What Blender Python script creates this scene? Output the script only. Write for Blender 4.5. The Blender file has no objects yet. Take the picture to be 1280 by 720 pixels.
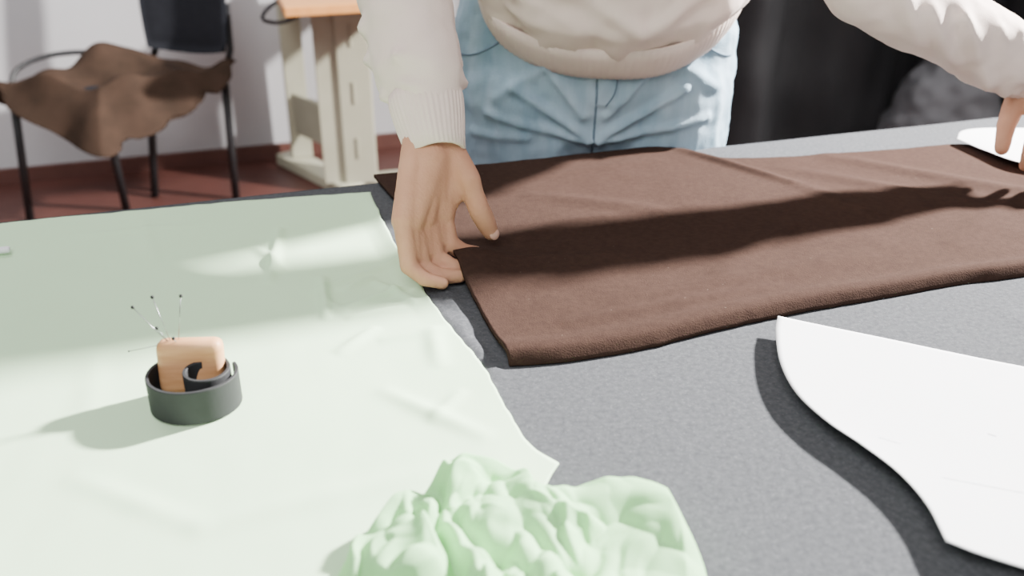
import bpy, bmesh, math, random
import numpy as np
from mathutils import Vector, Matrix, noise
from mathutils.bvhtree import BVHTree
random.seed(7)
scene=bpy.context.scene
col=scene.collection
V=Vector
TZ=0.78   # working surface height

# ------------------------------------------------------------------ materials
def mat(name,c,rough=.8,c2=None,scale=40,bump=0,bscale=300,spec=.3,aniso=None,speck=None,detail=4,sss=0,metal=0,sheen=0,trans=0):
    m=bpy.data.materials.new(name); m.use_nodes=True
    nt=m.node_tree; n=nt.nodes; l=nt.links
    b=n['Principled BSDF']
    b.inputs['Roughness'].default_value=rough
    b.inputs['Specular IOR Level'].default_value=spec
    b.inputs['Metallic'].default_value=metal
    if sheen: 
        b.inputs['Sheen Weight'].default_value=sheen
        b.inputs['Sheen Roughness'].default_value=.5
    if sss:
        b.inputs['Subsurface Weight'].default_value=sss
        b.inputs['Subsurface Radius'].default_value=(.01,.004,.002)
        b.inputs['Subsurface Scale'].default_value=1
    tc=n.new('ShaderNodeTexCoord'); mp=n.new('ShaderNodeMapping')
    l.new(tc.outputs['Object'],mp.inputs['Vector'])
    if aniso: mp.inputs['Scale'].default_value=aniso
    nz=n.new('ShaderNodeTexNoise'); nz.inputs['Scale'].default_value=scale; nz.inputs['Detail'].default_value=detail
    l.new(mp.outputs['Vector'],nz.inputs['Vector'])
    rp=n.new('ShaderNodeValToRGB')
    c2=c2 or tuple(x*.88 for x in c)
    rp.color_ramp.elements[0].position=.32; rp.color_ramp.elements[1].position=.68
    rp.color_ramp.elements[0].color=(*c2,1); rp.color_ramp.elements[1].color=(*c,1)
    l.new(nz.outputs['Fac'],rp.inputs['Fac'])
    outc=rp.outputs['Color']
    if speck:
        sc,thr,colr,fac=speck
        n2=n.new('ShaderNodeTexNoise'); n2.inputs['Scale'].default_value=sc; n2.inputs['Detail'].default_value=2
        l.new(tc.outputs['Object'],n2.inputs['Vector'])
        r2=n.new('ShaderNodeValToRGB'); r2.color_ramp.elements[0].position=thr; r2.color_ramp.elements[1].position=thr+.06
        r2.color_ramp.elements[0].color=(0,0,0,1); r2.color_ramp.elements[1].color=(fac,fac,fac,1)
        l.new(n2.outputs['Fac'],r2.inputs['Fac'])
        mx=n.new('ShaderNodeMixRGB'); mx.inputs['Color2'].default_value=(*colr,1)
        l.new(r2.outputs['Color'],mx.inputs['Fac']); l.new(outc,mx.inputs['Color1']); outc=mx.outputs['Color']
    l.new(outc,b.inputs['Base Color'])
    if bump:
        n3=n.new('ShaderNodeTexNoise'); n3.inputs['Scale'].default_value=bscale; n3.inputs['Detail'].default_value=3
        l.new(tc.outputs['Object'],n3.inputs['Vector'])
        bp=n.new('ShaderNodeBump'); bp.inputs['Strength'].default_value=bump; bp.inputs['Distance'].default_value=.001
        l.new(n3.outputs['Fac'],bp.inputs['Height']); l.new(bp.outputs['Normal'],b.inputs['Normal'])
    if trans:
        tr=n.new('ShaderNodeBsdfTranslucent'); l.new(outc,tr.inputs['Color'])
        ms=n.new('ShaderNodeMixShader'); ms.inputs['Fac'].default_value=trans
        l.new(b.outputs[0],ms.inputs[1]); l.new(tr.outputs[0],ms.inputs[2])
        l.new(ms.outputs[0],n['Material Output'].inputs['Surface'])
    return m

M={}
M['felt']=mat('gray_wool',(.086,.090,.098),.95,(.060,.063,.070),220,bump=.2,bscale=900,spec=.03,speck=(460,.60,(.135,.141,.152),.4))
M['mint']=mat('mint_jersey',(.57,.79,.53),.9,(.54,.76,.50),6,bump=.15,bscale=1500,spec=.15,sheen=.05)
M['mint2']=mat('green_jersey',(.51,.85,.47),.85,(.49,.83,.45),8,bump=.15,bscale=1500,spec=.2,trans=.35)
M['brown']=mat('brown_fleece',(.043,.0255,.0200),.97,(.035,.0205,.0165),160,bump=.5,bscale=700,spec=.03,speck=(240,.74,(.20,.16,.13),.35))
M['paper']=mat('white_paper',(.80,.81,.84),.75,(.78,.79,.82),5,spec=.2)
M['skin']=mat('skin',(.58,.315,.205),.62,(.47,.235,.15),22,bump=.5,bscale=330,spec=.25,sss=.06,detail=8)
M['nail']=mat('nail',(.66,.40,.32),.35,(.64,.38,.30),60,spec=.4)
M['sweat']=mat('beige_cotton',(.78,.65,.59),.92,(.75,.62,.56),30,bump=.35,bscale=900,spec=.12,sheen=.1)
M['denim']=mat('light_denim',(.38,.50,.60),.92,(.225,.34,.435),34,bump=.9,bscale=650,spec=.08,aniso=(1,1,.30),detail=12)
M['seam']=mat('dark_seam',(.13,.19,.25),.9)
M['rubber']=mat('black_rubber',(.026,.027,.030),.65,(.022,.023,.025),90,bump=.1,spec=.3)
M['wood']=mat('orange_wood',(.62,.34,.17),.5,(.50,.25,.11),35,aniso=(1,1,6),spec=.4)
M['steel']=mat('steel',(.35,.35,.37),.3,metal=1)
M['bead']=mat('black_bead',(.01,.01,.012),.3,spec=.3)
M['blackmetal']=mat('black_metal',(.018,.018,.02),.4,spec=.4)
M['blackfab']=mat('black_upholstery',(.018,.019,.024),.85,bump=.3,bscale=500,spec=.1)
M['leather']=mat('brown_suede',(.050,.030,.021),.85,(.032,.020,.014),14,bump=.3,bscale=300,spec=.1)
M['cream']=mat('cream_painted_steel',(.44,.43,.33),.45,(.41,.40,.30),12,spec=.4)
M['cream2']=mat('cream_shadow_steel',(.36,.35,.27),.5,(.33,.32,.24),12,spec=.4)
M['orange']=mat('orange_laminate',(.62,.28,.09),.4,(.55,.24,.07),20,aniso=(1,8,1))
M['wall']=mat('wall_paint',(.56,.555,.575),.9,(.52,.515,.535),3,bump=.1,bscale=60)
M['floor']=mat('red_brown_floor',(.095,.036,.029),.45,(.070,.026,.021),5,bump=.1,bscale=40,spec=.3)
M['base']=mat('red_brown_baseboard',(.14,.06,.048),.5,(.11,.048,.04),9)
M['curtain']=mat('black_cloth',(.018,.018,.020),.7,(.013,.013,.015),6,spec=.3)
M['sack']=mat('gray_cloth',(.075,.075,.082),.9,(.045,.045,.05),9,bump=.3,bscale=200,spec=.1)
M['hair']=mat('dark_hair',(.06,.03,.018),.5,(.03,.015,.01),60,aniso=(1,1,.2))
M['tablewood']=mat('gray_tabletop',(.3,.3,.3),.6)
M['shoe']=mat('white_leather',(.6,.6,.6),.5)
M['pencil']=mat('pencil_line',(.64,.64,.68),.9)

# ------------------------------------------------------------------ helpers
def finish(name,me,m,parent=None,label=None,cat=None,smooth=True,**props):
    if m: me.materials.append(m)
    if smooth:
        for p in me.polygons: p.use_smooth=True
    o=bpy.data.objects.new(name,me); col.objects.link(o)
    cs=[v.co for v in me.vertices]
    c=V(((min(v.x for v in cs)+max(v.x for v in cs))/2,(min(v.y for v in cs)+max(v.y for v in cs))/2,min(v.z for v in cs)))
    me.transform(Matrix.Translation(-c)); o.location=c
    if parent:
        par=V((0,0,0)); q=parent
        while q: par=par+q.location; q=q.parent
        o.parent=parent; o.location=c-par
    if label: o['label']=label
    if cat: o['category']=cat
    for k,v in props.items(): o[k]=v
    return o
def empty(name,loc,label,cat,**props):
    o=bpy.data.objects.new(name,None); o.location=loc; o.empty_display_size=.1; col.objects.link(o)
    o['label']=label; o['category']=cat
    for k,v in props.items(): o[k]=v
    return o
def mesh_from(verts,faces,name='m'):
    me=bpy.data.meshes.new(name); me.from_pydata([tuple(v) for v in verts],[],faces); me.update(); return me
def frame(d,ref=V((1,0,0))):
    d=d.normalized(); a=(ref-d*ref.dot(d))
    if a.length<1e-3:
        ref=V((0,0,1)); a=ref-d*ref.dot(d)
    a.normalize(); b=d.cross(a); return a,b
class Geo:
    def __init__(s): s.v=[]; s.f=[]
    def add(s,vs,fs):
        o=len(s.v); s.v+= [V(v) for v in vs]; s.f+=[tuple(i+o for i in f) for f in fs]
    def loft(s,rings,n=24,cap=True,wf=None):
        vs=[];fs=[]
        for k,(c,a,b,d,ref) in enumerate(rings):
            ea,eb=frame(V(d),V(ref))
            for i in range(n):
                t=2*math.pi*i/n
                r=wf(k,t) if wf else 1
                vs.append(V(c)+ea*(a*math.cos(t)*r)+eb*(b*math.sin(t)*r))
        for k in range(len(rings)-1):
            for i in range(n):
                j=(i+1)%n
                fs.append((k*n+i,k*n+j,(k+1)*n+j,(k+1)*n+i))
        if cap:
            fs.append(tuple(range(n-1,-1,-1))); fs.append(tuple((len(rings)-1)*n+i for i in range(n)))
        s.add(vs,fs)
    def sphere(s,c,r,seg=16,ring=10,scale=(1,1,1),rot=None):
        vs=[];fs=[]
        for j in range(ring+1):
            ph=math.pi*j/ring
            for i in range(seg):
                t=2*math.pi*i/seg
                p=V((math.sin(ph)*math.cos(t)*scale[0],math.sin(ph)*math.sin(t)*scale[1],-math.cos(ph)*scale[2]))*r
                if rot: p=rot@p
                vs.append(V(c)+p)
        for j in range(ring):
            for i in range(seg):
                k=(i+1)%seg
                fs.append((j*seg+i,j*seg+k,(j+1)*seg+k,(j+1)*seg+i))
        s.add(vs,fs)
    def capsule(s,p,q,r1,r2,flat=1,ref=(1,0,0),n=16):
        p=V(p);q=V(q);d=q-p;L=d.length
        if L<1e-6: return s.sphere(p,r1)
        dn=d/L; rings=[]
        for k in range(7):
            ph=math.pi/2*k/6
            rr=max(r1*math.sin(ph),r1*.02); rings.append((p-dn*r1*math.cos(ph),rr,rr*flat,dn,ref))
        for k in range(7):
            ph=math.pi/2*k/6
            rr=max(r2*math.cos(ph),r2*.02); rings.append((q+dn*r2*math.sin(ph),rr,rr*flat,dn,ref))
        s.loft(rings,n)
    def chain(s,pts,rs,flat=1,ref=(1,0,0)):
        for i in range(len(pts)-1): s.capsule(pts[i],pts[i+1],rs[i],rs[i+1],flat,ref)
    def box(s,c,size,rotz=0,bev=0,tilt=None):
        bm=bmesh.new(); bmesh.ops.create_cube(bm,size=1)
        bmesh.ops.scale(bm,vec=size,verts=bm.verts)
        if bev: bmesh.ops.bevel(bm,geom=bm.edges[:],offset=bev,segments=3,affect='EDGES',profile=.5)
        R=Matrix.Rotation(rotz,3,'Z')
        if tilt: R=R@tilt
        bm.verts.index_update()
        s.add([R@v.co+V(c) for v in bm.verts],[tuple(v.index for v in f.verts) for f in bm.faces]); bm.free()
    def tube(s,pts,r,n=10):
        pts=[V(p) for p in pts]; rings=[]
        for i,p in enumerate(pts):
            d=(pts[min(i+1,len(pts)-1)]-pts[max(i-1,0)])
            rings.append((p,r,r,d,(.3,.2,.93)))
        s.loft(rings,n)
    def mesh(s): return mesh_from(s.v,s.f)

def catmull(pts,n,closed=False):
    pts=[V((*p,0)) if len(p)==2 else V(p) for p in pts]
    P=[pts[0]*2-pts[1]]+pts+[pts[-1]*2-pts[-2]]
    out=[]
    for i in range(1,len(P)-2):
        for k in range(24):
            t=k/24; a,b,c,d=P[i-1],P[i],P[i+1],P[i+2]
            out.append(.5*((2*b)+(c-a)*t+(2*a-5*b+4*c-d)*t*t+(3*b-a-3*c+d)*t**3))
    out.append(pts[-1].copy())
    L=[0]
    for i in range(1,len(out)): L.append(L[-1]+(out[i]-out[i-1]).length)
    res=[];j=0
    for k in range(n):
        s=L[-1]*k/(n-1)
        while j<len(L)-2 and L[j+1]<s: j+=1
        t=(s-L[j])/max(L[j+1]-L[j],1e-9); res.append(out[j].lerp(out[j+1],min(1,max(0,t))))
    return res
def coons(top,bottom,left,right,nx,ny):
    T=catmull(top,nx);B=catmull(bottom,nx);L=catmull(left,ny);R=catmull(right,ny)
    g=[]
    for j in range(ny):
        v=j/(ny-1)
        for i in range(nx):
            u=i/(nx-1)
            p=(1-v)*T[i]+v*B[i]+(1-u)*L[j]+u*R[j]-((1-u)*(1-v)*T[0]+u*(1-v)*T[-1]+(1-u)*v*B[0]+u*v*B[-1])
            g.append(p)
    return g
def gridfaces(nx,ny):
    return [(j*nx+i,(j+1)*nx+i,(j+1)*nx+i+1,j*nx+i+1) for j in range(ny-1) for i in range(nx-1)]
def segd(x,y,a,b):
    ax,ay=a;bx,by=b;dx,dy=bx-ax,by-ay
    t=((x-ax)*dx+(y-ay)*dy)/(dx*dx+dy*dy); tc=max(0,min(1,t))
    return math.hypot(x-ax-dx*tc,y-ay-dy*tc),t
def ridge(x,y,a,b,w,h):
    d,t=segd(x,y,a,b)
    return h*math.exp(-(d/w)**2)*(math.sin(math.pi*max(0,min(1,t*.8+.1)))**.7)
def NZ(x,y,z=0): return noise.noise(V((x,y,z)))
def cloth(name,sides,nx,ny,zf,m,thick,jag=0,**kw):
    g=coons(*sides,nx,ny)
    vs=[]
    for k,p in enumerate(g):
        i=k%nx;j=k//nx
        vs.append(V((p.x,p.y,zf(p.x,p.y,i/(nx-1),j/(ny-1)))))
        if jag:
            e=min(i,nx-1-i,j,ny-1-j)
            if e<4:
                w=jag*(1-e/4); vs[-1].x+=w*NZ(p.x*60,p.y*60,1); vs[-1].y+=w*NZ(p.x*60,p.y*60,9)
    me=mesh_from(vs,gridfaces(nx,ny))
    if me.polygons[len(me.polygons)//2].normal.z<0: me.flip_normals()
    o=finish(name,me,m,**kw)
    s=o.modifiers.new('thickness','SOLIDIFY'); s.thickness=thick; s.offset=-1
    return o
def simcloth(P,su,sv,floor,iters,pin,grav=.00002,bend=.08,damp=.96,skip=3):
    """relax a compressed grid (ny,nx,3): rest lengths = flat distances * stretch, folds buckle upward"""
    F=P.copy(); F[...,2]=0
    W=np.where(pin,0.,1.)[...,None]
    ny,nx=P.shape[:2]
    cons=[]
    def addc(sa,sb,r,k):
        cons.append((sa,sb,r,k))
    def rest(sa,sb,s): return np.linalg.norm(F[sb]-F[sa],axis=-1)*s
    S=slice
    for st,k in ((1,.9),(skip,bend)):
        for par in range(2*st):
            ia=np.array([i for i in range(nx-st) if (i%(2*st))==par])
            if len(ia):
                sa=(S(None),ia); sb=(S(None),ia+st); addc(sa,sb,rest(sa,sb,(su[:,ia]+su[:,ia+st])/2),k)
            ja=np.array([j for j in range(ny-st) if (j%(2*st))==par])
            if len(ja):
                sa=(ja,); sb=(ja+st,); addc(sa,sb,rest(sa,sb,(sv[ja]+sv[ja+st])/2),k)
    for d in (0,1):
        for pj in (0,1):
            for pi in (0,1):
                ja=np.arange(pj,ny-1,2); ia=np.arange(pi,nx-1,2)
                A=np.ix_(ja,ia+(1 if d else 0)); B=np.ix_(ja+1,ia+(0 if d else 1))
                e=F[B]-F[A]
                r=np.hypot(e[...,0]*su[A],e[...,1]*sv[A])
                addc(A,B,r,.25)
    vel=np.zeros_like(P)
    for it in range(iters):
        Q=P.copy()
        P=P+vel*W; P[...,2]-=grav
        for sa,sb,r,k in cons:
            a=P[sa];b=P[sb];d=b-a; L=np.linalg.norm(d,axis=-1)+1e-9
            wa=W[sa];wb=W[sb]; ws=np.maximum(wa+wb,1e-9)
            c=(k*(L-r)/L)[...,None]*d/ws
            P[sa]=a+c*wa; P[sb]=b-c*wb
        fl=floor(P[...,0],P[...,1]); P[...,2]=np.maximum(P[...,2],fl)
        vel=(P-Q)*damp; 
        sp=np.linalg.norm(vel,axis=-1,keepdims=True); vel*=np.minimum(1,.0015/(sp+1e-9))
    return P
def cloth_from_array(name,P,m,thick,sm=2,**kw):
    ny,nx=P.shape[:2]
    me=mesh_from([V(p) for p in P.reshape(-1,3).tolist()],gridfaces(nx,ny))
    if sum(p.normal.z for p in me.polygons)<0: me.flip_normals()
    o=finish(name,me,m,**kw)
    s=o.modifiers.new('smooth','SMOOTH'); s.iterations=sm
    s=o.modifiers.new('thickness','SOLIDIFY'); s.thickness=thick; s.offset=-1
    return o
def remesh(geo,voxel,smooth=4,fn=None):
    me=geo.mesh(); o=bpy.data.objects.new('tmp',me); col.objects.link(o)
    r=o.modifiers.new('r','REMESH'); r.mode='VOXEL'; r.voxel_size=voxel
    if smooth:
        s=o.modifiers.new('s','SMOOTH'); s.factor=.5; s.iterations=smooth
    dg=bpy.context.evaluated_depsgraph_get(); dg.update()
    out=bpy.data.meshes.new_from_object(o.evaluated_get(dg))
    bpy.data.objects.remove(o)
    if fn:
        ns=[v.normal.copy() for v in out.vertices]
        cs=[v.co.copy() for v in out.vertices]
        for v,nn,c in zip(out.vertices,ns,cs): v.co=c+nn*fn(c,nn)
    out.update()
    return out
def seg3(p,a,b):
    a=V(a);b=V(b);d=b-a;t=max(0,min(1,(p-a).dot(d)/d.dot(d)));return (p-a-d*t).length,t

# ------------------------------------------------------------------ room
ang=math.radians(16.9); ex=V((math.cos(ang),math.sin(ang),0)); ey=V((-math.sin(ang),math.cos(ang),0))
W0=V((-.885,3.41,0))
def wallbox(name,c,size,m,**k):
    g=Geo(); g.box(c,size,ang); return finish(name,g.mesh(),m,smooth=False,kind='structure',**k)
wallbox('wall_back',W0+ex*.6+ey*.05+V((0,0,1.35)),(6.6,.1,2.7),M['wall'])
wallbox('baseboard_back',W0+ex*.6-ey*.008+V((0,0,.025)),(6.6,.016,.05),M['base'])
wallbox('floor',W0+ex*.6-ey*2.5+V((0,0,-.05)),(6.6,5.2,.1),M['floor'])

# ------------------------------------------------------------------ table
O=V((.1,1.197,0))
tb=empty('cutting_table',O-ey*.68,'long cutting table covered with dark gray cloth','table')
g=Geo(); g.box(O+ex*(-.05)-ey*.68+V((0,0,TZ-.022)),(2.5,1.36,.036),ang,.004); finish('tabletop',g.mesh(),M['tablewood'],tb,smooth=False)
for sx in (-1.2,1.1):
    for sy in (-.06,-1.3):
        g=Geo(); g.box(O+ex*sx+ey*sy+V((0,0,(TZ-.04)/2)),(.05,.05,TZ-.04),ang,.004); finish('leg',g.mesh(),M['blackmetal'],tb,smooth=False)

def loc(a,b): p=O+ex*a+ey*b; return (p.x,p.y)
def gray_z(x,y,u,v):
    z=TZ+.0005*NZ(x*6,y*6)
    z+=ridge(x,y,(-.115,.97),(-.035,.76),.006,.004)+ridge(x,y,(-.075,.82),(-.012,.69),.004,.005)
    z+=ridge(x,y,(.52,.83),(.60,.62),.01,.002)+ridge(x,y,(.45,.80),(.52,.60),.012,.0015)
    return z
cloth('gray_wool_fabric',([loc(-1.3,.004),loc(1.2,.004)],[loc(-1.3,-1.36),loc(1.2,-1.36)],[loc(-1.3,.004),loc(-1.3,-1.36)],[loc(1.2,.004),loc(1.2,-1.36)]),400,230,gray_z,M['felt'],.0035,
  label='dark heathered gray wool fabric spread over the cutting table',cat='fabric')

def mint_z(x,y,u,v):
    z=TZ+.0025+.0012*NZ(x*9,y*9,3)+.0003*NZ(x*40,y*25,5)
    if u>.97: z+=.004*max(0,(u-.97)/.03)*max(0,1-abs(v-.35)/.3)
    for a,b,w,h in [((-.248,.975),(-.232,.85),.005,.005),((-.262,.93),(-.225,.875),.006,.003),((-.183,.86),(-.166,.78),.005,.006),((-.150,.80),(-.100,.838),.005,.005),
                    ((-.160,.835),(-.135,.86),.005,.004),((-.12,.76),(-.145,.72),.006,.003),((-.16,1.06),(-.12,.93),.01,.003),((-.45,.96),(-.35,.99),.006,.002),
                    ((-.10,.66),(-.02,.60),.008,.003),((-.07,.76),(-.06,.70),.008,.003),((-.2,.50),(-.05,.56),.012,.003),((-.40,1.0),(-.36,.90),.008,.002),((-.19,.83),(-.11,.90),.005,.003),
                    ((-.3,.55),(-.2,.5),.01,.002),((-.35,.72),(-.31,.60),.012,.0012),((-.13,.85),(-.09,.81),.005,.004),((-.145,.78),(-.10,.80),.005,.003),((-.17,.81),(-.15,.79),.005,.002),
                    ((-.11,.74),(-.06,.76),.007,.002),((-.04,.66),(-.06,.62),.006,.002)]:
        z+=ridge(x,y,a,b,w,h)
    return z
cloth('mint_fabric',([(-.85,.90),(-.554,.993),(-.435,1.026),(-.309,1.058),(-.166,1.088)],[(-.85,.31),(-.3,.33),(-.06,.40),(.002,.50),(.033,.568)],
   [(-.85,.90),(-.85,.31)],[(-.166,1.088),(-.138,.987),(-.108,.897),(-.074,.811),(-.045,.745),(-.026,.705),(-.012,.663),(0,.624),(.014,.589),(.033,.568)]),300,260,mint_z,M['mint'],.0012,jag=.0018,
   label='pale mint green fabric with light wrinkles on the cutting table',cat='fabric')

def brown_z(x,y,u,v):
    z=TZ+.0085+.0014*NZ(x*7,y*11,8)+.0006*NZ(x*28,y*28,4)
    d=math.hypot((x+.050)/.040,(y-.872)/.045); z+=.017*math.exp(-d*d)
    dv=(1-v)*.35
    z+=.005*math.exp(-((dv-.013)/.011)**2)
    if dv<.008: z-=.008*(1-dv/.008)**2
    for a,b,w,h in [((-.02,.93),(.10,1.0),.012,.003),((-.03,.88),(.12,.90),.012,.003),((.02,1.06),(.16,1.02),.014,.003),((.217,1.215),(.33,1.10),.008,.005),((.33,1.10),(.40,1.00),.012,.003),
                    ((.40,1.19),(.62,1.05),.014,.004),((.33,1.15),(.58,1.00),.013,.003),((.10,.80),(.35,.90),.018,.003),((.2,.86),(.3,.98),.014,.003),((-.03,.80),(.05,.87),.012,.003),
                    ((.05,.76),(.25,.83),.010,.003),((.45,.93),(.62,1.10),.013,.003),((.03,1.12),(.18,1.18),.010,.002)]:
        z+=ridge(x,y,a,b,w,h)
    return z
cloth('brown_fleece_fabric',([(-.167,1.13),(-.039,1.163),(.092,1.203),(.177,1.228),(.217,1.222),(.249,1.19),(.330,1.190),(.407,1.205),(.500,1.222),(.576,1.238),(.624,1.228),(.70,1.19)],
   [(-.002,.699),(.04,.705),(.108,.725),(.182,.759),(.26,.791),(.342,.819),(.428,.849),(.497,.866),(.68,.93)],
   [(-.167,1.13),(-.126,1.038),(-.078,.955),(-.058,.880),(-.030,.790),(-.002,.699)],
   [(.70,1.19),(.69,1.06),(.68,.93)]),300,240,brown_z,M['brown'],.0045,jag=.0008,
   label='folded dark brown fleece fabric held by the person on the table',cat='fabric')

# ------------------------------------------------------------------ crumpled cloth
tubes=[([(.015,.505),(.05,.510),(.085,.506),(.102,.480)],.022,.021,1.8),([(.025,.458),(.065,.462),(.100,.450)],.026,.011,1.8),
 ([(-.008,.542),(.002,.53),(.010,.51)],.014,.024,1.3),([(-.010,.54),(-.032,.515),(-.050,.48),(-.058,.42)],.013,.021,1.2),
 ([(-.042,.525),(-.066,.495),(-.082,.455),(-.085,.40)],.015,.012,1.2),([(-.018,.52),(-.012,.49),(-.032,.45),(-.03,.41)],.013,.025,1.1),
 ([(.004,.512),(-.004,.48),(.008,.44),(-.01,.40)],.015,.029,1.5),([(-.035,.485),(.010,.498),(.045,.480)],.012,.024,1.1),
 ([(0,.445),(.04,.43),(.10,.432)],.018,.011,1.4),([(-.065,.46),(-.02,.44),(.03,.41)],.016,.021,1.3),([(.03,.40),(.07,.41),(.105,.41)],.018,.010,1.5)]
nx,ny=280,250
gg=coons([(-.082,.505),(-.044,.535),(-.008,.552),(.010,.540),(.020,.518),(.050,.528),(.085,.526),(.108,.505)],[(-.11,.33),(0,.34),(.12,.35)],
   [(-.082,.505),(-.100,.47),(-.108,.42),(-.11,.33)],[(.108,.505),(.116,.465),(.116,.42),(.12,.35)],nx,ny)
P=np.zeros((ny,nx,3))
for k,p in enumerate(gg):
    i=k%nx;j=k//nx;u=i/(nx-1);v=j/(ny-1)
    x,y=p.x,p.y
    wx=x+.015*NZ(x*19,y*19,2)+.003*NZ(x*60,y*60,2); wy=y+.015*NZ(x*19,y*19,7)+.003*NZ(x*60,y*60,4)
    e=min(u,1-u,v,1-v); env=min(1,e/.07)**.8; best=0; sec=0
    for q,(pts,w,h,pw) in enumerate(tubes):
        d=min(segd(wx,wy,a,b)[0] for a,b in zip(pts,pts[1:]))
        if d<w*1.5:
            hh=h*max(0,1-(d/(w*1.5))**pw)**(.5 if pw>1.5 else .8)
            if hh>best: sec=best; best=hh
            elif hh>sec: sec=hh
    # rounded folds parted by sharp creases, finer toward the bunched side
    rt=max(0,min(1,(x-.03)/.03))
    ca,sa_=math.cos(.5),math.sin(.5); qx=(wx*ca+wy*sa_); qy=(-wx*sa_+wy*ca)
    b1=min(1,abs(NZ(qx*30,qy*13,5))*2.4); b2=min(1,abs(NZ(wx*48+4,wy*30,9))*2.2)
    bil=(.020*b1+.007*b2)*(1-.75*rt)
    P[j,i]=(x,y,TZ+.006+env*(best*(.58+.42*rt)+bil+.003))
cloth_from_array('crumpled_green_fabric',P,M['mint2'],.0009,3,label='bunched bright mint green fabric heap on the cutting table',cat='fabric')

# ------------------------------------------------------------------ paper patterns
def sc(l,k=.982): return [(x*k,y*k) for x,y in l]
def paper_z(x,y,u,v):
    return TZ+.0035+.011*math.exp(-u*2.2)
lp=[(.236,.776),(.2275,.748),(.219,.697),(.2205,.652),(.233,.614),(.25,.584),(.265,.552),(.272,.518),(.271,.482)]
pp=cloth('paper_pattern',(sc([lp[0],(.318,.745),(.369,.7235),(.422,.702),(.62,.625)]),sc([lp[-1],(.312,.462),(.50,.385)]),sc(lp),sc([(.62,.625),(.50,.385)])),90,90,paper_z,M['paper'],.0004,
   label='white paper sewing pattern piece with a curved edge',cat='pattern')
pb=BVHTree.FromPolygons([v.co+pp.location for v in pp.data.vertices],[tuple(p.vertices) for p in pp.data.polygons])
def pline(a,b,w=.0004):
    A=V((*a,0));B=V((*b,0)); d=(B-A).normalized(); nr=V((-d.y,d.x,0))*w; vs=[];n=30
    for i in range(n+1):
        q=A.lerp(B,i/n)
        for s_ in (1,-1):
            h=pb.ray_cast(q+nr*s_+V((0,0,2)),V((0,0,-1)))
            if not h[0]: return
            vs.append(h[0]+V((0,0,.0003)))
    finish('pencil_line',mesh_from(vs,[(2*i,2*i+1,2*i+3,2*i+2) for i in range(n)]),M['pencil'],pp,smooth=False)
pline((.29,.54),(.48,.49),.0003); pline((.262,.585),(.275,.578),.0003); pline((.345,.595),(.350,.592),.0005)
cloth('paper_pattern',([(.575,1.235),(.603,1.268),(.70,1.278),(.78,1.285)],[(.590,1.195),(.618,1.135),(.70,1.090),(.78,1.075)],[(.575,1.235),(.590,1.195)],[(.78,1.285),(.78,1.075)]),50,30,
   lambda x,y,u,v:TZ+.0175+.002*math.sin(u*5),M['paper'],.0004,
   label='small white paper pattern piece lying on the brown fabric edge',cat='pattern')

# ------------------------------------------------------------------ pincushion
C=V((-.244,.643,TZ+.0045))
pc=empty('wrist_pincushion',C,'wrist pincushion with coiled black band around an orange wooden block','pincushion')
pts=[]
for k in range(170):
    t=k/169; a=math.radians(35-t*385); r=.0345-.0060*t
    pts.append(V((r*math.cos(a),r*math.sin(a)*.94,0)))
tang=(pts[-1]-pts[-2]).normalized(); cur=pts[-1].copy(); th=math.atan2(tang.y,tang.x)
for k in range(78):
    th-=math.radians(2.0+k*.040); cur=cur+V((math.cos(th),math.sin(th),0))*.00088; pts.append(cur.copy())
prof=[(-.0014,0),(-.0014,.0265),(-.001,.0273),(.001,.0273),(.0014,.0265),(.0014,0)]
vs=[];fs=[];n=len(prof)
for i,p in enumerate(pts):
    d=(pts[min(i+1,len(pts)-1)]-pts[max(0,i-1)]).normalized(); nr=V((-d.y,d.x,0))
    for a,h in prof: vs.append(C+p+nr*a+V((0,0,h+(.005*max(0,(i-150)/90))-(.003*max(0,(40-i)/40)))))
for i in range(len(pts)-1):
    for k in range(n): fs.append((i*n+k,i*n+(k+1)%n,(i+1)*n+(k+1)%n,(i+1)*n+k))
fs.append(tuple(range(n))); fs.append(tuple((len(pts)-1)*n+k for k in range(n-1,-1,-1)))
me=mesh_from(vs,fs); bm=bmesh.new(); bm.from_mesh(me); bmesh.ops.recalc_face_normals(bm,faces=bm.faces); bm.to_mesh(me); bm.free()
finish('wrist_band',me,M['rubber'],pc,label='matte black rubber wrist band',smooth=False)
BC=C+V((-.002,.012,.0250)); g=Geo(); g.box(BC,(.050,.018,.044),math.radians(3),.0070,Matrix.Rotation(math.radians(-10),3,'X')); finish('wooden_block',g.mesh(),M['wood'],pc,label='orange-brown rounded wooden block')
bz=BC.z+.020
for i,(b,h) in enumerate([((-.259,.655,bz),(-.269,.66,.866)),((-.254,.657,bz),(-.2475,.66,.867)),((-.260,.654,bz),(-.283,.655,.860)),((-.260,.655,bz),(-.266,.650,.845)),((-.254,.654,bz),(-.2555,.652,.835)),((-.262,.654,bz),(-.288,.645,.828))]):
    pn=empty('sewing_pin',V(b),'steel sewing pin with tiny black head in the wooden block','pin',group='pins in the pincushion')
    g=Geo(); g.tube([V(b)-(V(h)-V(b)).normalized()*.004,V(h)],.00030,6); finish('pin_shaft',g.mesh(),M['steel'],pn)
    g=Geo(); g.sphere(V(h),.0014 if i!=5 else .0007,10,8); finish('pin_head',g.mesh(),M['bead'],pn)
g=Geo(); g.box(V((-.516,.912,TZ+.008)),(.018,.009,.005),.3,.002); finish('tailor_chalk',g.mesh(),M['paper'],label='small piece of white tailor chalk on mint fabric',cat='chalk')

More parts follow.
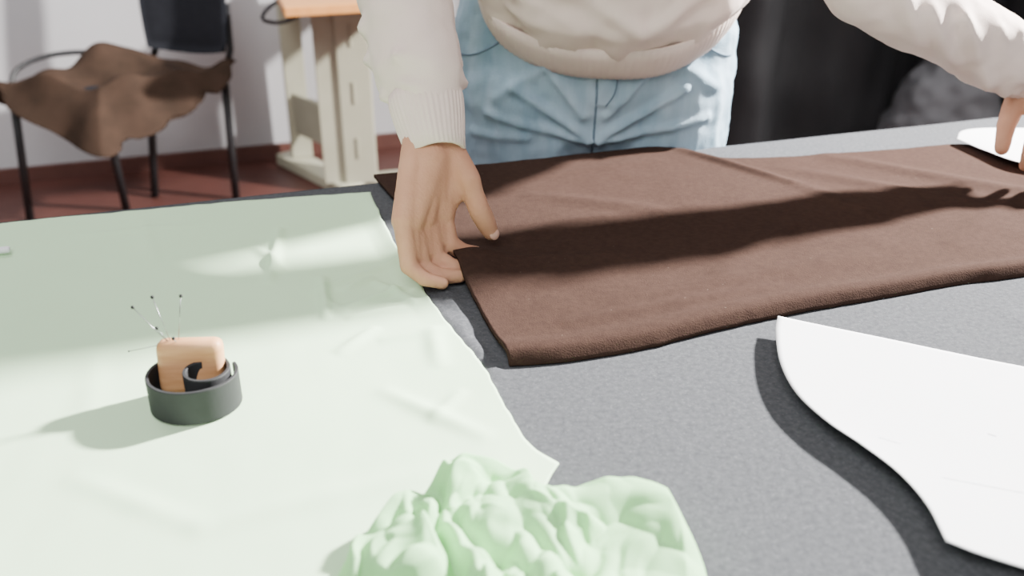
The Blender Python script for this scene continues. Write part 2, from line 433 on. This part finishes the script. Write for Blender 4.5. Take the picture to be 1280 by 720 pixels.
# ------------------------------------------------------------------ person
person=empty('person',V((.11,1.33,0)),'person in beige sweatshirt and light blue jeans leaning over the table','person')
WR=V((-.078,.928,.908)); EL=V((-.13,1.11,1.09)); SH=V((-.06,1.17,1.32))
WL=V((.610,1.13,.905)); ELL=V((.375,1.09,1.025)); SHL=V((.28,1.14,1.32))
g=Geo()
def hand_right(g):
    W=WR
    mcp=[V((-.0680,.897,.834)),V((-.0805,.881,.832)),V((-.0925,.865,.832)),V((-.1010,.853,.839))]
    fing=[[mcp[0],V((-.0615,.884,.808)),V((-.049,.886,.799)),V((-.035,.893,.794))],
          [mcp[1],V((-.0740,.867,.801)),V((-.057,.864,.792)),V((-.041,.870,.790))],
          [mcp[2],V((-.0855,.850,.798)),V((-.068,.846,.7915)),V((-.050,.851,.789))],
          [mcp[3],V((-.0960,.836,.807)),V((-.081,.829,.797)),V((-.065,.832,.791))]]
    R=[(.0108,.0096,.0083,.0068),(.0110,.0098,.0085,.0070),(.0106,.0095,.0082,.0067),(.0097,.0085,.0072,.0060)]
    for f,r in zip(fing,R):
        g.chain(f,r)
        g.sphere(f[1],r[1]*1.03)
    for q in (0,1,2):
        a=(mcp[q]+mcp[q+1])/2; b=(fing[q][1]+fing[q+1][1])/2
        g.capsule(a,a.lerp(b,.72),.0106,.0082)
    off=[V((.012,-.002,-.004)),V((.004,-.004,0)),V((-.005,-.006,0)),V((-.012,-.006,.002))]
    rr=[.0155,.0165,.0165,.0145]
    for m,o,r in zip(mcp,off,rr):
        g.capsule(W+o,m+V((0,.004,.005)),r,.0120)
    for q in (0,1,2):
        g.capsule(W+V((0,-.02,-.02)),(mcp[q]+mcp[q+1])/2+V((.001,.004,.005)),.019,.0134)
    g.capsule(W+V((.01,-.01,-.02)),mcp[1]+V((.012,.016,.003)),.018,.014)
    cmc=V((-.060,.921,.889)); m1=V((-.0430,.907,.866)); ip=V((-.0325,.901,.838)); tip=V((-.0212,.905,.811))
    g.chain([W+V((.008,0,-.006)),cmc],[.0155,.0150]); g.chain([cmc,m1],[.0152,.0128]); g.chain([m1,m1.lerp(ip,.5),ip],[.0128,.0106,.0112]); g.chain([ip,ip.lerp(tip,.6),tip],[.0112,.0102,.0082],)
    g.capsule(cmc,mcp[0]+V((.002,.004,.010)),.0130,.0115)
    g.capsule(cmc.lerp(m1,.6),mcp[0]+V((.003,.003,.008)),.0115,.0100); g.capsule(cmc.lerp(m1,.9),mcp[0]+V((.004,.004,.004)),.0090,.0092)
    dd=(EL-W).normalized()
    for s_ in (1,-1): g.capsule(W+V((.0075*s_,0,0)),W+dd*.05+V((.008*s_,0,0)),.0155,.018)
    return tip,ip
tip,ip=hand_right(g)
g.chain([WR.lerp(EL,.1),EL,SH],[.022,.036,.042])
def hand_left(g):
    W=WL; u_=V((.001,.014,.028))
    mcp=[V((.596,1.088,.846)),V((.611,1.080,.850)),V((.627,1.076,.850)),V((.642,1.076,.844))]
    fing=[[mcp[0],V((.590,1.068,.822)),V((.587,1.064,.802)),V((.589,1.070,.788))],
          [mcp[1],V((.607,1.056,.824)),V((.604,1.050,.802)),V((.605,1.056,.787))],
          [mcp[2],V((.627,1.052,.824)),V((.626,1.046,.802)),V((.626,1.052,.787))],
          [mcp[3],V((.646,1.056,.822)),V((.647,1.052,.804)),V((.646,1.058,.789))]]
    for f in fing: g.chain([p+u_ for p in f],(.0108,.0094,.0082,.0068))
    for m in mcp: g.capsule(W.lerp(m+u_,.12),m+u_,.017,.0118)
    g.chain([p+u_ for p in (W+V((-.006,-.03,-.033)),V((.582,1.11,.852)),V((.572,1.10,.826)),V((.568,1.090,.802)))],[.0145,.0130,.0108,.0086])
    dd=(ELL-W).normalized()
    for s_ in (1,-1): g.capsule(W+V((0,0,.008*s_)),W+dd*.05+V((0,0,.009*s_)),.0155,.018)
hand_left(g)
g.chain([WL.lerp(ELL,.1),ELL,SHL],[.022,.036,.042])
up=(1,0,0)
g.loft([((.11,1.33,.80),.13,.08,(0,0,1),up),((.11,1.33,.92),.14,.09,(0,-.1,1),up),((.11,1.29,1.06),.120,.080,(0,-.45,.9),up),((.11,1.22,1.22),.14,.085,(0,-.45,.9),up),((.11,1.17,1.32),.13,.07,(0,-.45,.9),up),((.11,1.14,1.36),.07,.055,(0,-.5,.9),up)],28)
g.capsule((.11,1.15,1.35),(.11,1.08,1.43),.052,.048)
for sx in (.02,.20):
    g.chain([(sx,1.33,.80),(sx,1.33,.45),(sx,1.35,.10)],[.075,.052,.038])
    g.chain([(sx,1.35,.06),(sx,1.24,.045)],[.036,.028])
HC=V((.11,1.03,1.52)); Rt=Matrix.Rotation(math.radians(35),3,'X')
g.sphere(HC,.1,24,16,(.76,.95,1.05),Rt)
def hp(x,y,z): return HC+Rt@V((x,y,z))
g.capsule(hp(0,-.045,-.06),hp(0,-.035,-.085),.045,.032); g.capsule(hp(0,-.092,.0),hp(0,-.105,-.028),.008,.013)
g.capsule(hp(-.015,-.088,-.055),hp(.015,-.088,-.055),.008,.008)
for sx in (-1,1): g.capsule(hp(.075*sx,.0,.015),hp(.074*sx,.0,-.02),.014,.010)
def skin_d(c,n):
    if c.z>1.0 or c.y>1.15: return 0
    d=.0003*noise.noise(c*120)
    q=(c-ip); 
    if q.length<.018:
        ad=(tip-ip).normalized(); a=q.dot(ad)
        d-=.0006*(math.exp(-((a+.002)/.0012)**2)+math.exp(-((a-.0025)/.0012)**2))
    return d
bo=finish('body',remesh(g,.0019,4,skin_d),M['skin'],person,label='bare hands, wrists and head skin')
g=Geo(); d=(tip-ip).normalized()
nn=V((.35,-.75,.45)); nn=(nn-d*nn.dot(d)).normalized(); sd=d.cross(nn)
Rm=Matrix((sd,nn,d)).transposed()
g.sphere(tip+d*.0005+nn*.0062,.0066,16,10,(.85,.32,1.0),Rm); finish('fingernail',g.mesh(),M['nail'],person)
for sx in (-1,1):
    g=Geo(); g.sphere(hp(.032*sx,-.083,.012),.011,12,8); finish('eye',g.mesh(),M['bead'],person)
g=Geo(); g.sphere(hp(0,.018,.022),.105,24,16,(.82,.92,1.0),Rt); g.capsule(hp(0,.09,.0),hp(0,.12,-.05),.045,.03)
finish('hair',remesh(g,.005,3),M['hair'],person,label='dark brown hair tied back')

# sweatshirt
g=Geo()
ax=V((0,-.60,.80))
H0=V((.122,1.285,.974))
g.loft([(H0,.160,.116,ax,up),(H0+V((0,-.016,.02)),.172,.119,ax,up),(H0+V((0,-.04,.045)),.178,.120,ax,up),((.12,1.235,1.08),.174,.118,(0,-.5,.86),up),((.115,1.21,1.15),.174,.120,(0,-.45,.9),up),((.11,1.185,1.24),.178,.12,(0,-.45,.9),up),((.11,1.165,1.31),.165,.095,(0,-.45,.9),up),((.11,1.15,1.365),.10,.075,(0,-.45,.9),up),((.11,1.14,1.385),.06,.055,(0,-.45,.9),up)],40)
g.chain([SH+V((.03,0,-.02)),EL,WR.lerp(EL,.50),WR.lerp(EL,.24),WR.lerp(EL,.10)],[.064,.056,.047,.043,.034])
g.chain([SHL+V((-.03,0,-.02)),ELL,WL.lerp(ELL,.50),WL.lerp(ELL,.22),WL.lerp(ELL,.12)],[.062,.050,.045,.042,.034])
foldsS=[((-.17,1.0,1.0),(-.06,1.0,.955),.009,.009),((-.16,1.0,.965),(-.07,.95,.955),.007,.009),((-.13,.93,.99),(-.05,.98,.94),.006,.007),((-.15,.99,.985),(-.13,.93,.95),.006,.005),((-.15,.95,.94),(-.06,.95,.925),.005,.008),((-.14,.94,.955),(-.09,.92,.955),.005,.006),
  ((.02,1.15,1.03),(.14,1.15,.96),.010,.008),((.25,1.16,1.01),(.15,1.15,.95),.010,.008),((.05,1.12,1.05),(.2,1.12,1.0),.011,.008),((-.02,1.18,1.01),(.08,1.16,.96),.009,.008),((.10,1.13,1.02),(.18,1.13,.97),.007,.007),
  ((.43,1.05,1.0),(.49,1.08,.92),.009,.010),((.47,1.06,.99),(.53,1.09,.91),.008,.010),((.39,1.04,1.03),(.44,1.06,.95),.010,.010),((.52,1.08,.97),(.555,1.1,.90),.006,.009),((.55,1.09,.965),(.57,1.10,.89),.005,.007)]
def sweat_d(c,n):
    d=.005*noise.noise(V((c.x*14,c.y*14,c.z*22)))+.0018*noise.noise(c*55)
    if c.z<1.06 and -.07<c.x<.31 and c.y>1.09:
        a=math.atan2(c.x-.12,1.30-c.y); k=max(0,min(1,(1.06-c.z)/.08))
        d+=k*(.003*math.sin(a*9+2*noise.noise(c*9))+.002*math.sin(a*17+1))
    for a,b,w,h in foldsS:
        q,t=seg3(c,a,b)
        if q<w*4: d+=h*math.exp(-(q/w)**2)
    return d
sw=finish('sweatshirt',remesh(g,.0045,4,sweat_d),M['sweat'],person,label='beige cotton sweatshirt')
def ribbed(name,rings,n=150,amp=.02,ribs=50,low=0):
    g=Geo(); g.loft(rings,n,cap=False,wf=lambda k,t:1+amp*math.cos(ribs*t)+low*math.sin(5*t+1)+low*.6*math.sin(9*t)); me=g.mesh()
    o=finish(name,me,M['sweat'],person,label='ribbed beige '+name.replace('_',' '))
    s=o.modifiers.new('t','SOLIDIFY'); s.thickness=.004; s.offset=-1
    return o
for A,B in ((WR,EL),(WL,ELL)):
    d=(A-B).normalized(); rf=(1,0,0)
    ring=[(A.lerp(B,f_),r,r*.88,d,rf) for f_,r in ((.15,.036),(.11,.0365),(.06,.035),(.01,.0330),(-.04,.0305),(-.095,.0285))]
    ribbed('cuff',ring,240,.011,40,.012)
hx=[(H0+ax*k,a,b,ax,up) for k,a,b in ((.030,.168,.118),(.012,.166,.119),(-.004,.163,.118),(-.018,.158,.115),(-.028,.155,.112))]
ribbed('hem_band',hx,600,.003,120,.010)

# jeans
g=Geo()
g.loft([((.11,1.33,.77),.155,.085,(0,0,1),up),((.11,1.33,.81),.180,.103,(0,0,1),up),((.11,1.33,.86),.190,.110,(0,0,1),up),((.11,1.33,.92),.188,.112,(0,0,1),up),((.11,1.325,.98),.174,.108,(0,-.2,1),up),((.11,1.32,1.03),.158,.10,(0,-.3,1),up)],40)
for sx in (.020,.200):
    g.chain([(sx,1.325,.84),(sx,1.325,.62),(sx+.0,1.335,.45),(sx,1.35,.08)],[.099,.092,.080,.066])
foldJ=[((.10,1.2,.80),(0,1.2,.865),.005,.008),((.10,1.2,.795),(-.03,1.22,.83),.005,.007),((.11,1.2,.80),(.22,1.2,.865),.005,.008),((.11,1.2,.795),(.25,1.22,.825),.005,.007),((.02,1.2,.80),(-.05,1.24,.80),.005,.004),
  ((.05,1.2,.90),(-.02,1.2,.85),.007,.005),((.2,1.2,.90),(.26,1.2,.86),.007,.005),((.09,1.2,.83),(.03,1.2,.91),.005,.006),((.12,1.2,.83),(.18,1.2,.90),.005,.006)]
def jean_d(c,n):
    d=.0022*noise.noise(V((c.x*18,c.y*18,c.z*30)))+.0014*noise.noise(c*70)
    for a,b,w,h in foldJ:
        q,t=seg3(V((c.x,1.2,c.z)),V((a[0],1.2,a[2])),V((b[0],1.2,b[2])))
        if q<w*4 and c.y<1.30: d+=h*math.exp(-(q/w)**2)
    if c.y<1.30:
        q,t=seg3(V((c.x,0,c.z)),V((.108,0,.95)),V((.104,0,.76)))
        if q<.02: d-=.003*math.exp(-(q/.003)**2)
        q2=abs(c.x-.118)
        if q2<.012 and .845<c.z: d+=.0030
    return d
jm=remesh(g,.0040,3,jean_d)
bvh=BVHTree.FromPolygons([v.co.copy() for v in jm.vertices],[tuple(p.vertices) for p in jm.polygons])
jo=finish('jeans',jm,M['denim'],person,label='light blue washed denim jeans')
def stitch_obj(pts,r,m,name):
    P=[]
    for p in catmull([(x,0,z) for x,z in pts],24):
        h=bvh.ray_cast(V((p.x,.8,p.z)),V((0,1,0)))
        if h[0]: P.append(h[0]+V((0,-r*.3,0)))
    if len(P)>2:
        g=Geo(); g.tube(P,r,6); finish(name,g.mesh(),m,jo)
stitch_obj([(.106,.95),(.106,.85),(.104,.76)],.0016,M['seam'],'fly_seam')
stitch_obj([(.131,.95),(.131,.885),(.128,.862),(.118,.845)],.0010,M['seam'],'fly_stitching')
stitch_obj([(.01,.96),(-.01,.925),(-.045,.90),(-.07,.893)],.0013,M['seam'],'pocket_stitching')
stitch_obj([(.21,.96),(.23,.925),(.265,.90),(.285,.893)],.0013,M['seam'],'pocket_stitching')
for sx in (.02,.20):
    g=Geo(); g.chain([(sx,1.38,.045),(sx,1.22,.04)],[.046,.04]); g.capsule((sx,1.36,.07),(sx,1.36,.10),.045,.045)
    finish('shoe',remesh(g,.005,2),M['shoe'],person,label='white shoe')

# ------------------------------------------------------------------ chair
FL=V((-1.46,2.83,.40));FR=V((-1.17,2.78,.40));BR=V((-.87,2.97,.40));BL=V((-1.13,3.06,.40))
ch=empty('chair',V((-1.16,2.93,0)),'black office chair with brown cloth draped over the seat','chair')
def quadslab(name,q,z0,z1,m,par):
    g=Geo(); c=sum(q,V())/4; out=[]
    for k in range(4):
        p0,p1,p2=q[k-1],q[k],q[(k+1)%4]
        for t in range(5):
            f_=t/4; a=p1.lerp(p0,.15*(1-f_)); b=p1.lerp(p2,.15*f_); out.append(a.lerp(b,f_) if 0<f_<1 else (a if f_==0 else b))
    n=len(out); vs=[];fs=[]
    for z,s_ in ((z0,.96),(z0+.006,1),(z1-.01,1),(z1,.95)):
        for p in out: q_=c+(p-c)*s_; vs.append((q_.x,q_.y,z))
    for r in range(3):
        for i in range(n): fs.append((r*n+i,r*n+(i+1)%n,(r+1)*n+(i+1)%n,(r+1)*n+i))
    fs.append(tuple(range(n-1,-1,-1))); fs.append(tuple(3*n+i for i in range(n))); g.add(vs,fs)
    return finish(name,g.mesh(),m,par)
quadslab('seat',[FL,FR,BR,BL],.385,.425,M['blackfab'],ch)
for a,b in ((FL+V((.01,0,-.01)),V((-1.49,2.84,0))),(FR+V((-.03,.06,-.01)),V((-1.22,2.92,0))),(BL+V((0,0,-.01)),V((-1.165,3.03,0))),(BR+V((0,0,-.01)),V((-.895,3.01,0)))):
    g=Geo(); g.tube([b,a],.0125,12); finish('leg',g.mesh(),M['blackmetal'],ch)
vs=[];fs=[];nx=14;nz=14
A=V((-1.10,3.06,0));B=V((-.82,2.99,0)); dn=V((-(B-A).y,(B-A).x,0)).normalized()
for side in (0,1):
    for j in range(nz):
        for i in range(nx):
            u=i/(nx-1)*2-1; w=j/(nz-1)*2-1
            uu=u*math.sqrt(1-.18*w*w); ww=w*math.sqrt(1-.18*u*u)
            p=A.lerp(B,.5+uu*.5)+dn*(.035*u*u*-1+ .02*w)+V((0,0,.690+ww*.215))+dn*(-.014 if side==0 else .014)*(1-max(abs(u),abs(w))**6)
            vs.append(p)
N=nx*nz
for j in range(nz-1):
    for i in range(nx-1):
        a=j*nx+i; fs.append((a,a+1,a+nx+1,a+nx)); fs.append((N+a,N+a+nx,N+a+nx+1,N+a+1))
for i in range(nx-1): fs+= [(i,N+i,N+i+1,i+1),((nz-1)*nx+i,(nz-1)*nx+i+1,N+(nz-1)*nx+i+1,N+(nz-1)*nx+i)]
for j in range(nz-1): fs+= [(j*nx,(j+1)*nx,N+(j+1)*nx,N+j*nx),(j*nx+nx-1,N+j*nx+nx-1,N+(j+1)*nx+nx-1,(j+1)*nx+nx-1)]
finish('backrest',mesh_from(vs,fs),M['blackfab'],ch)
for P0,P1 in ((BR,V((-.85,3.02,.62))),(BL,V((-1.07,3.07,.62)))):
    g=Geo(); g.tube([P0,P0.lerp(P1,.4)+V((.012,.012,0)),P1],.011,10); finish('back_support',g.mesh(),M['blackmetal'],ch)
g=Geo(); g.tube(catmull([(-1.47,2.86,.40),(-1.46,2.90,.45),(-1.40,2.96,.475),(-1.30,3.0,.48),(-1.20,3.04,.46),(-1.14,3.06,.40)],20),.008,10); finish('seat_hoop',g.mesh(),M['blackmetal'],ch)

# brown cloth thrown over the seat (relaxed over the seat as a height field)
nx,ny=140,110
gg=coons([(-1.46,2.93),(-1.32,2.99),(-1.16,3.05),(-.84,2.99)],[(-1.49,2.80),(-1.40,2.73),(-1.28,2.65),(-1.14,2.61),(-1.04,2.70),(-.94,2.82)],[(-1.46,2.93),(-1.52,2.88),(-1.49,2.80)],[(-.84,2.99),(-.86,2.92),(-.94,2.82)],nx,ny)
P=np.zeros((ny,nx,3)); su=np.full((ny,nx),1.12); sv=np.full((ny,nx),1.10)
for k,p in enumerate(gg):
    i=k%nx;j=k//nx;u=i/(nx-1);v=j/(ny-1)
    P[j,i]=(p.x,p.y,.48+.035*NZ(p.x*10,p.y*10,1)+.05*math.exp(-((u-.45)/.2)**2-((v-.2)/.2)**2)-max(0,v-.55)*.5)
def inseat(x,y):
    q=[(FL.x,FL.y),(FR.x,FR.y),(BR.x,BR.y),(BL.x,BL.y)]; d=np.full(x.shape,9.)
    for k in range(4):
        (ax_,ay_),(bx_,by_)=q[k],q[(k+1)%4]; L=math.hypot(bx_-ax_,by_-ay_)
        d=np.minimum(d,((bx_-ax_)*(y-ay_)-(by_-ay_)*(x-ax_))/L)
    return d
def seatfloor(x,y):
    d=inseat(x,y)
    bump_=.060*np.exp(-((x+1.20)/.09)**2-((y-2.97)/.07)**2)+.016*np.sin(x*30+y*9)*np.sin(y*24)+.012*np.sin(x*18-y*22)
    return np.where(d>-.012,.448+bump_,np.maximum(.448+bump_+(d+.012)*1.5,.22))
pin=np.zeros((ny,nx),bool)
P=simcloth(P,su,sv,seatfloor,80,pin,grav=.0003,bend=.3,skip=6,damp=.9)
cloth_from_array('brown_cloth',P,M['leather'],.004,3,label='crumpled brown suede cloth draped over the chair seat',cat='cloth')

# ------------------------------------------------------------------ machine desk
dk=empty('sewing_desk',V((-.6,3.12,0)),'sewing machine desk with orange top and cream metal legs','desk')
fd=V((.36,-.41,0)).normalized(); fa=math.atan2(fd.y,fd.x)
g=Geo(); g.box(V((-.50,3.03,.662)),(.40,.60,.028),ang,.004); finish('desktop',g.mesh(),M['orange'],dk,smooth=False)
g=Geo(); g.box(V((-.590,3.09,.335)),(.050,.07,.60),ang-.15,.004); finish('post',g.mesh(),M['cream'],dk,smooth=False)
g=Geo(); g.box(V((-.495,3.09,.335)),(.105,.07,.60),ang-.15,.006); finish('post',g.mesh(),M['cream'],dk,smooth=False)
g=Geo(); g.box(V((-.555,3.075,.335)),(.05,.03,.60),ang-.15,.002); finish('side_panel',g.mesh(),M['cream'],dk,smooth=False)
g=Geo(); g.box(V((-.735,3.32,.345)),(.070,.05,.61),ang,.004); finish('post',g.mesh(),M['cream'],dk,smooth=False)
g=Geo(); g.box(V((-.655,3.20,.02)),(.44,.085,.04),fa,.006); finish('foot',g.mesh(),M['cream'],dk,smooth=False)
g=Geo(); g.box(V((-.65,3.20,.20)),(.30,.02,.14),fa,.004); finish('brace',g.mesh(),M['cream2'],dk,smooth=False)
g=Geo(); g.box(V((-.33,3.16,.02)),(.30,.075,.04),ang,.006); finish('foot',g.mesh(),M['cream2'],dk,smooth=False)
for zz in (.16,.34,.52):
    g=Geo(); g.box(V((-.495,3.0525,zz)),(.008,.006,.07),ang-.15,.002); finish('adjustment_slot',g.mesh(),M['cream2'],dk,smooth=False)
g=Geo(); g.tube(catmull([(-.66,2.98,.65),(-.71,2.95,.62),(-.73,2.96,.585),(-.68,3.0,.57),(-.60,3.05,.60)],20),.006,8); finish('cable',g.mesh(),M['sack'],dk)

# ------------------------------------------------------------------ black hanging cloth + sack
vs=[];nx=200;nz=40
cs=W0+ex*1.30-ey*.72
for j in range(nz):
    z=.01+1.9*j/(nz-1)
    for i in range(nx):
        a=i/(nx-1)*2.2; k=1-.35*j/(nz-1)
        off=.05*math.sin(a*17+1.3*math.sin(a*5))*k+.03*NZ(a*6,z*2)+.02*NZ(a*14,z*5)
        vs.append(cs+ex*a+ey*off+V((0,0,z)))
me=mesh_from(vs,[(j*nx+i,j*nx+i+1,(j+1)*nx+i+1,(j+1)*nx+i) for j in range(nz-1) for i in range(nx-1)])
cu=finish('black_curtain',me,M['curtain'],label='black cloth curtain hanging in loose folds behind the person',cat='curtain')
s=cu.modifiers.new('t','SOLIDIFY'); s.thickness=.004
g=Geo(); sx0,sy0=1.32,2.95
g.loft([((sx0,sy0,.0),.16,.13,(0,0,1),up),((sx0,sy0,.12),.19,.15,(0,0,1),up),((sx0,sy0,.28),.18,.14,(0,0,1),up),((sx0+.01,sy0,.42),.13,.11,(0,0,1),up),((sx0+.02,sy0,.53),.06,.05,(.1,0,1),up)],32)
finish('cloth_sack',remesh(g,.010,4,lambda c,n:.035*noise.noise(c*9)+.008*noise.noise(c*24)),M['sack'],label='lumpy gray cloth sack standing on the floor',cat='sack')

# ------------------------------------------------------------------ lights
def area(name,locn,target,size,power,c=(1,1,1),spread=180):
    L=bpy.data.lights.new(name,'AREA'); L.shape='DISK'; L.size=size; L.energy=power; L.color=c; L.spread=math.radians(spread)
    o=bpy.data.objects.new(name,L); o.location=locn; o.rotation_euler=(V(target)-V(locn)).to_track_quat('-Z','Y').to_euler(); col.objects.link(o); return o
area('key_lamp',(2.14,2.02,2.2),(-.1,.80,.8),.18,480,(1,.965,.92),125)
area('front_fill',(-.3,-.6,2.6),(0,1.2,.7),1.6,50,(1,.98,.96))  # added fill from above and behind the camera, brightens the person's front
area('back_wall_fill',(-1.2,1.8,2.6),(-1.0,3.2,.5),1.0,42,(1,.98,.97))  # unseen fill light, added to keep the back wall area bright
w=bpy.data.worlds.new('world'); scene.world=w; w.use_nodes=True
w.node_tree.nodes['Background'].inputs[0].default_value=(.88,.87,.88,1); w.node_tree.nodes['Background'].inputs[1].default_value=.36

# ------------------------------------------------------------------ camera
cd=bpy.data.cameras.new('camera'); cam=bpy.data.objects.new('camera',cd); col.objects.link(cam)
cam.location=(0,0,1.21); cam.rotation_euler=(math.radians(63),0,0); cd.lens=35; cd.sensor_width=36
cd.dof.use_dof=True; cd.dof.focus_distance=.92; cd.dof.aperture_fstop=5.0
cd.clip_start=.02
scene.camera=cam
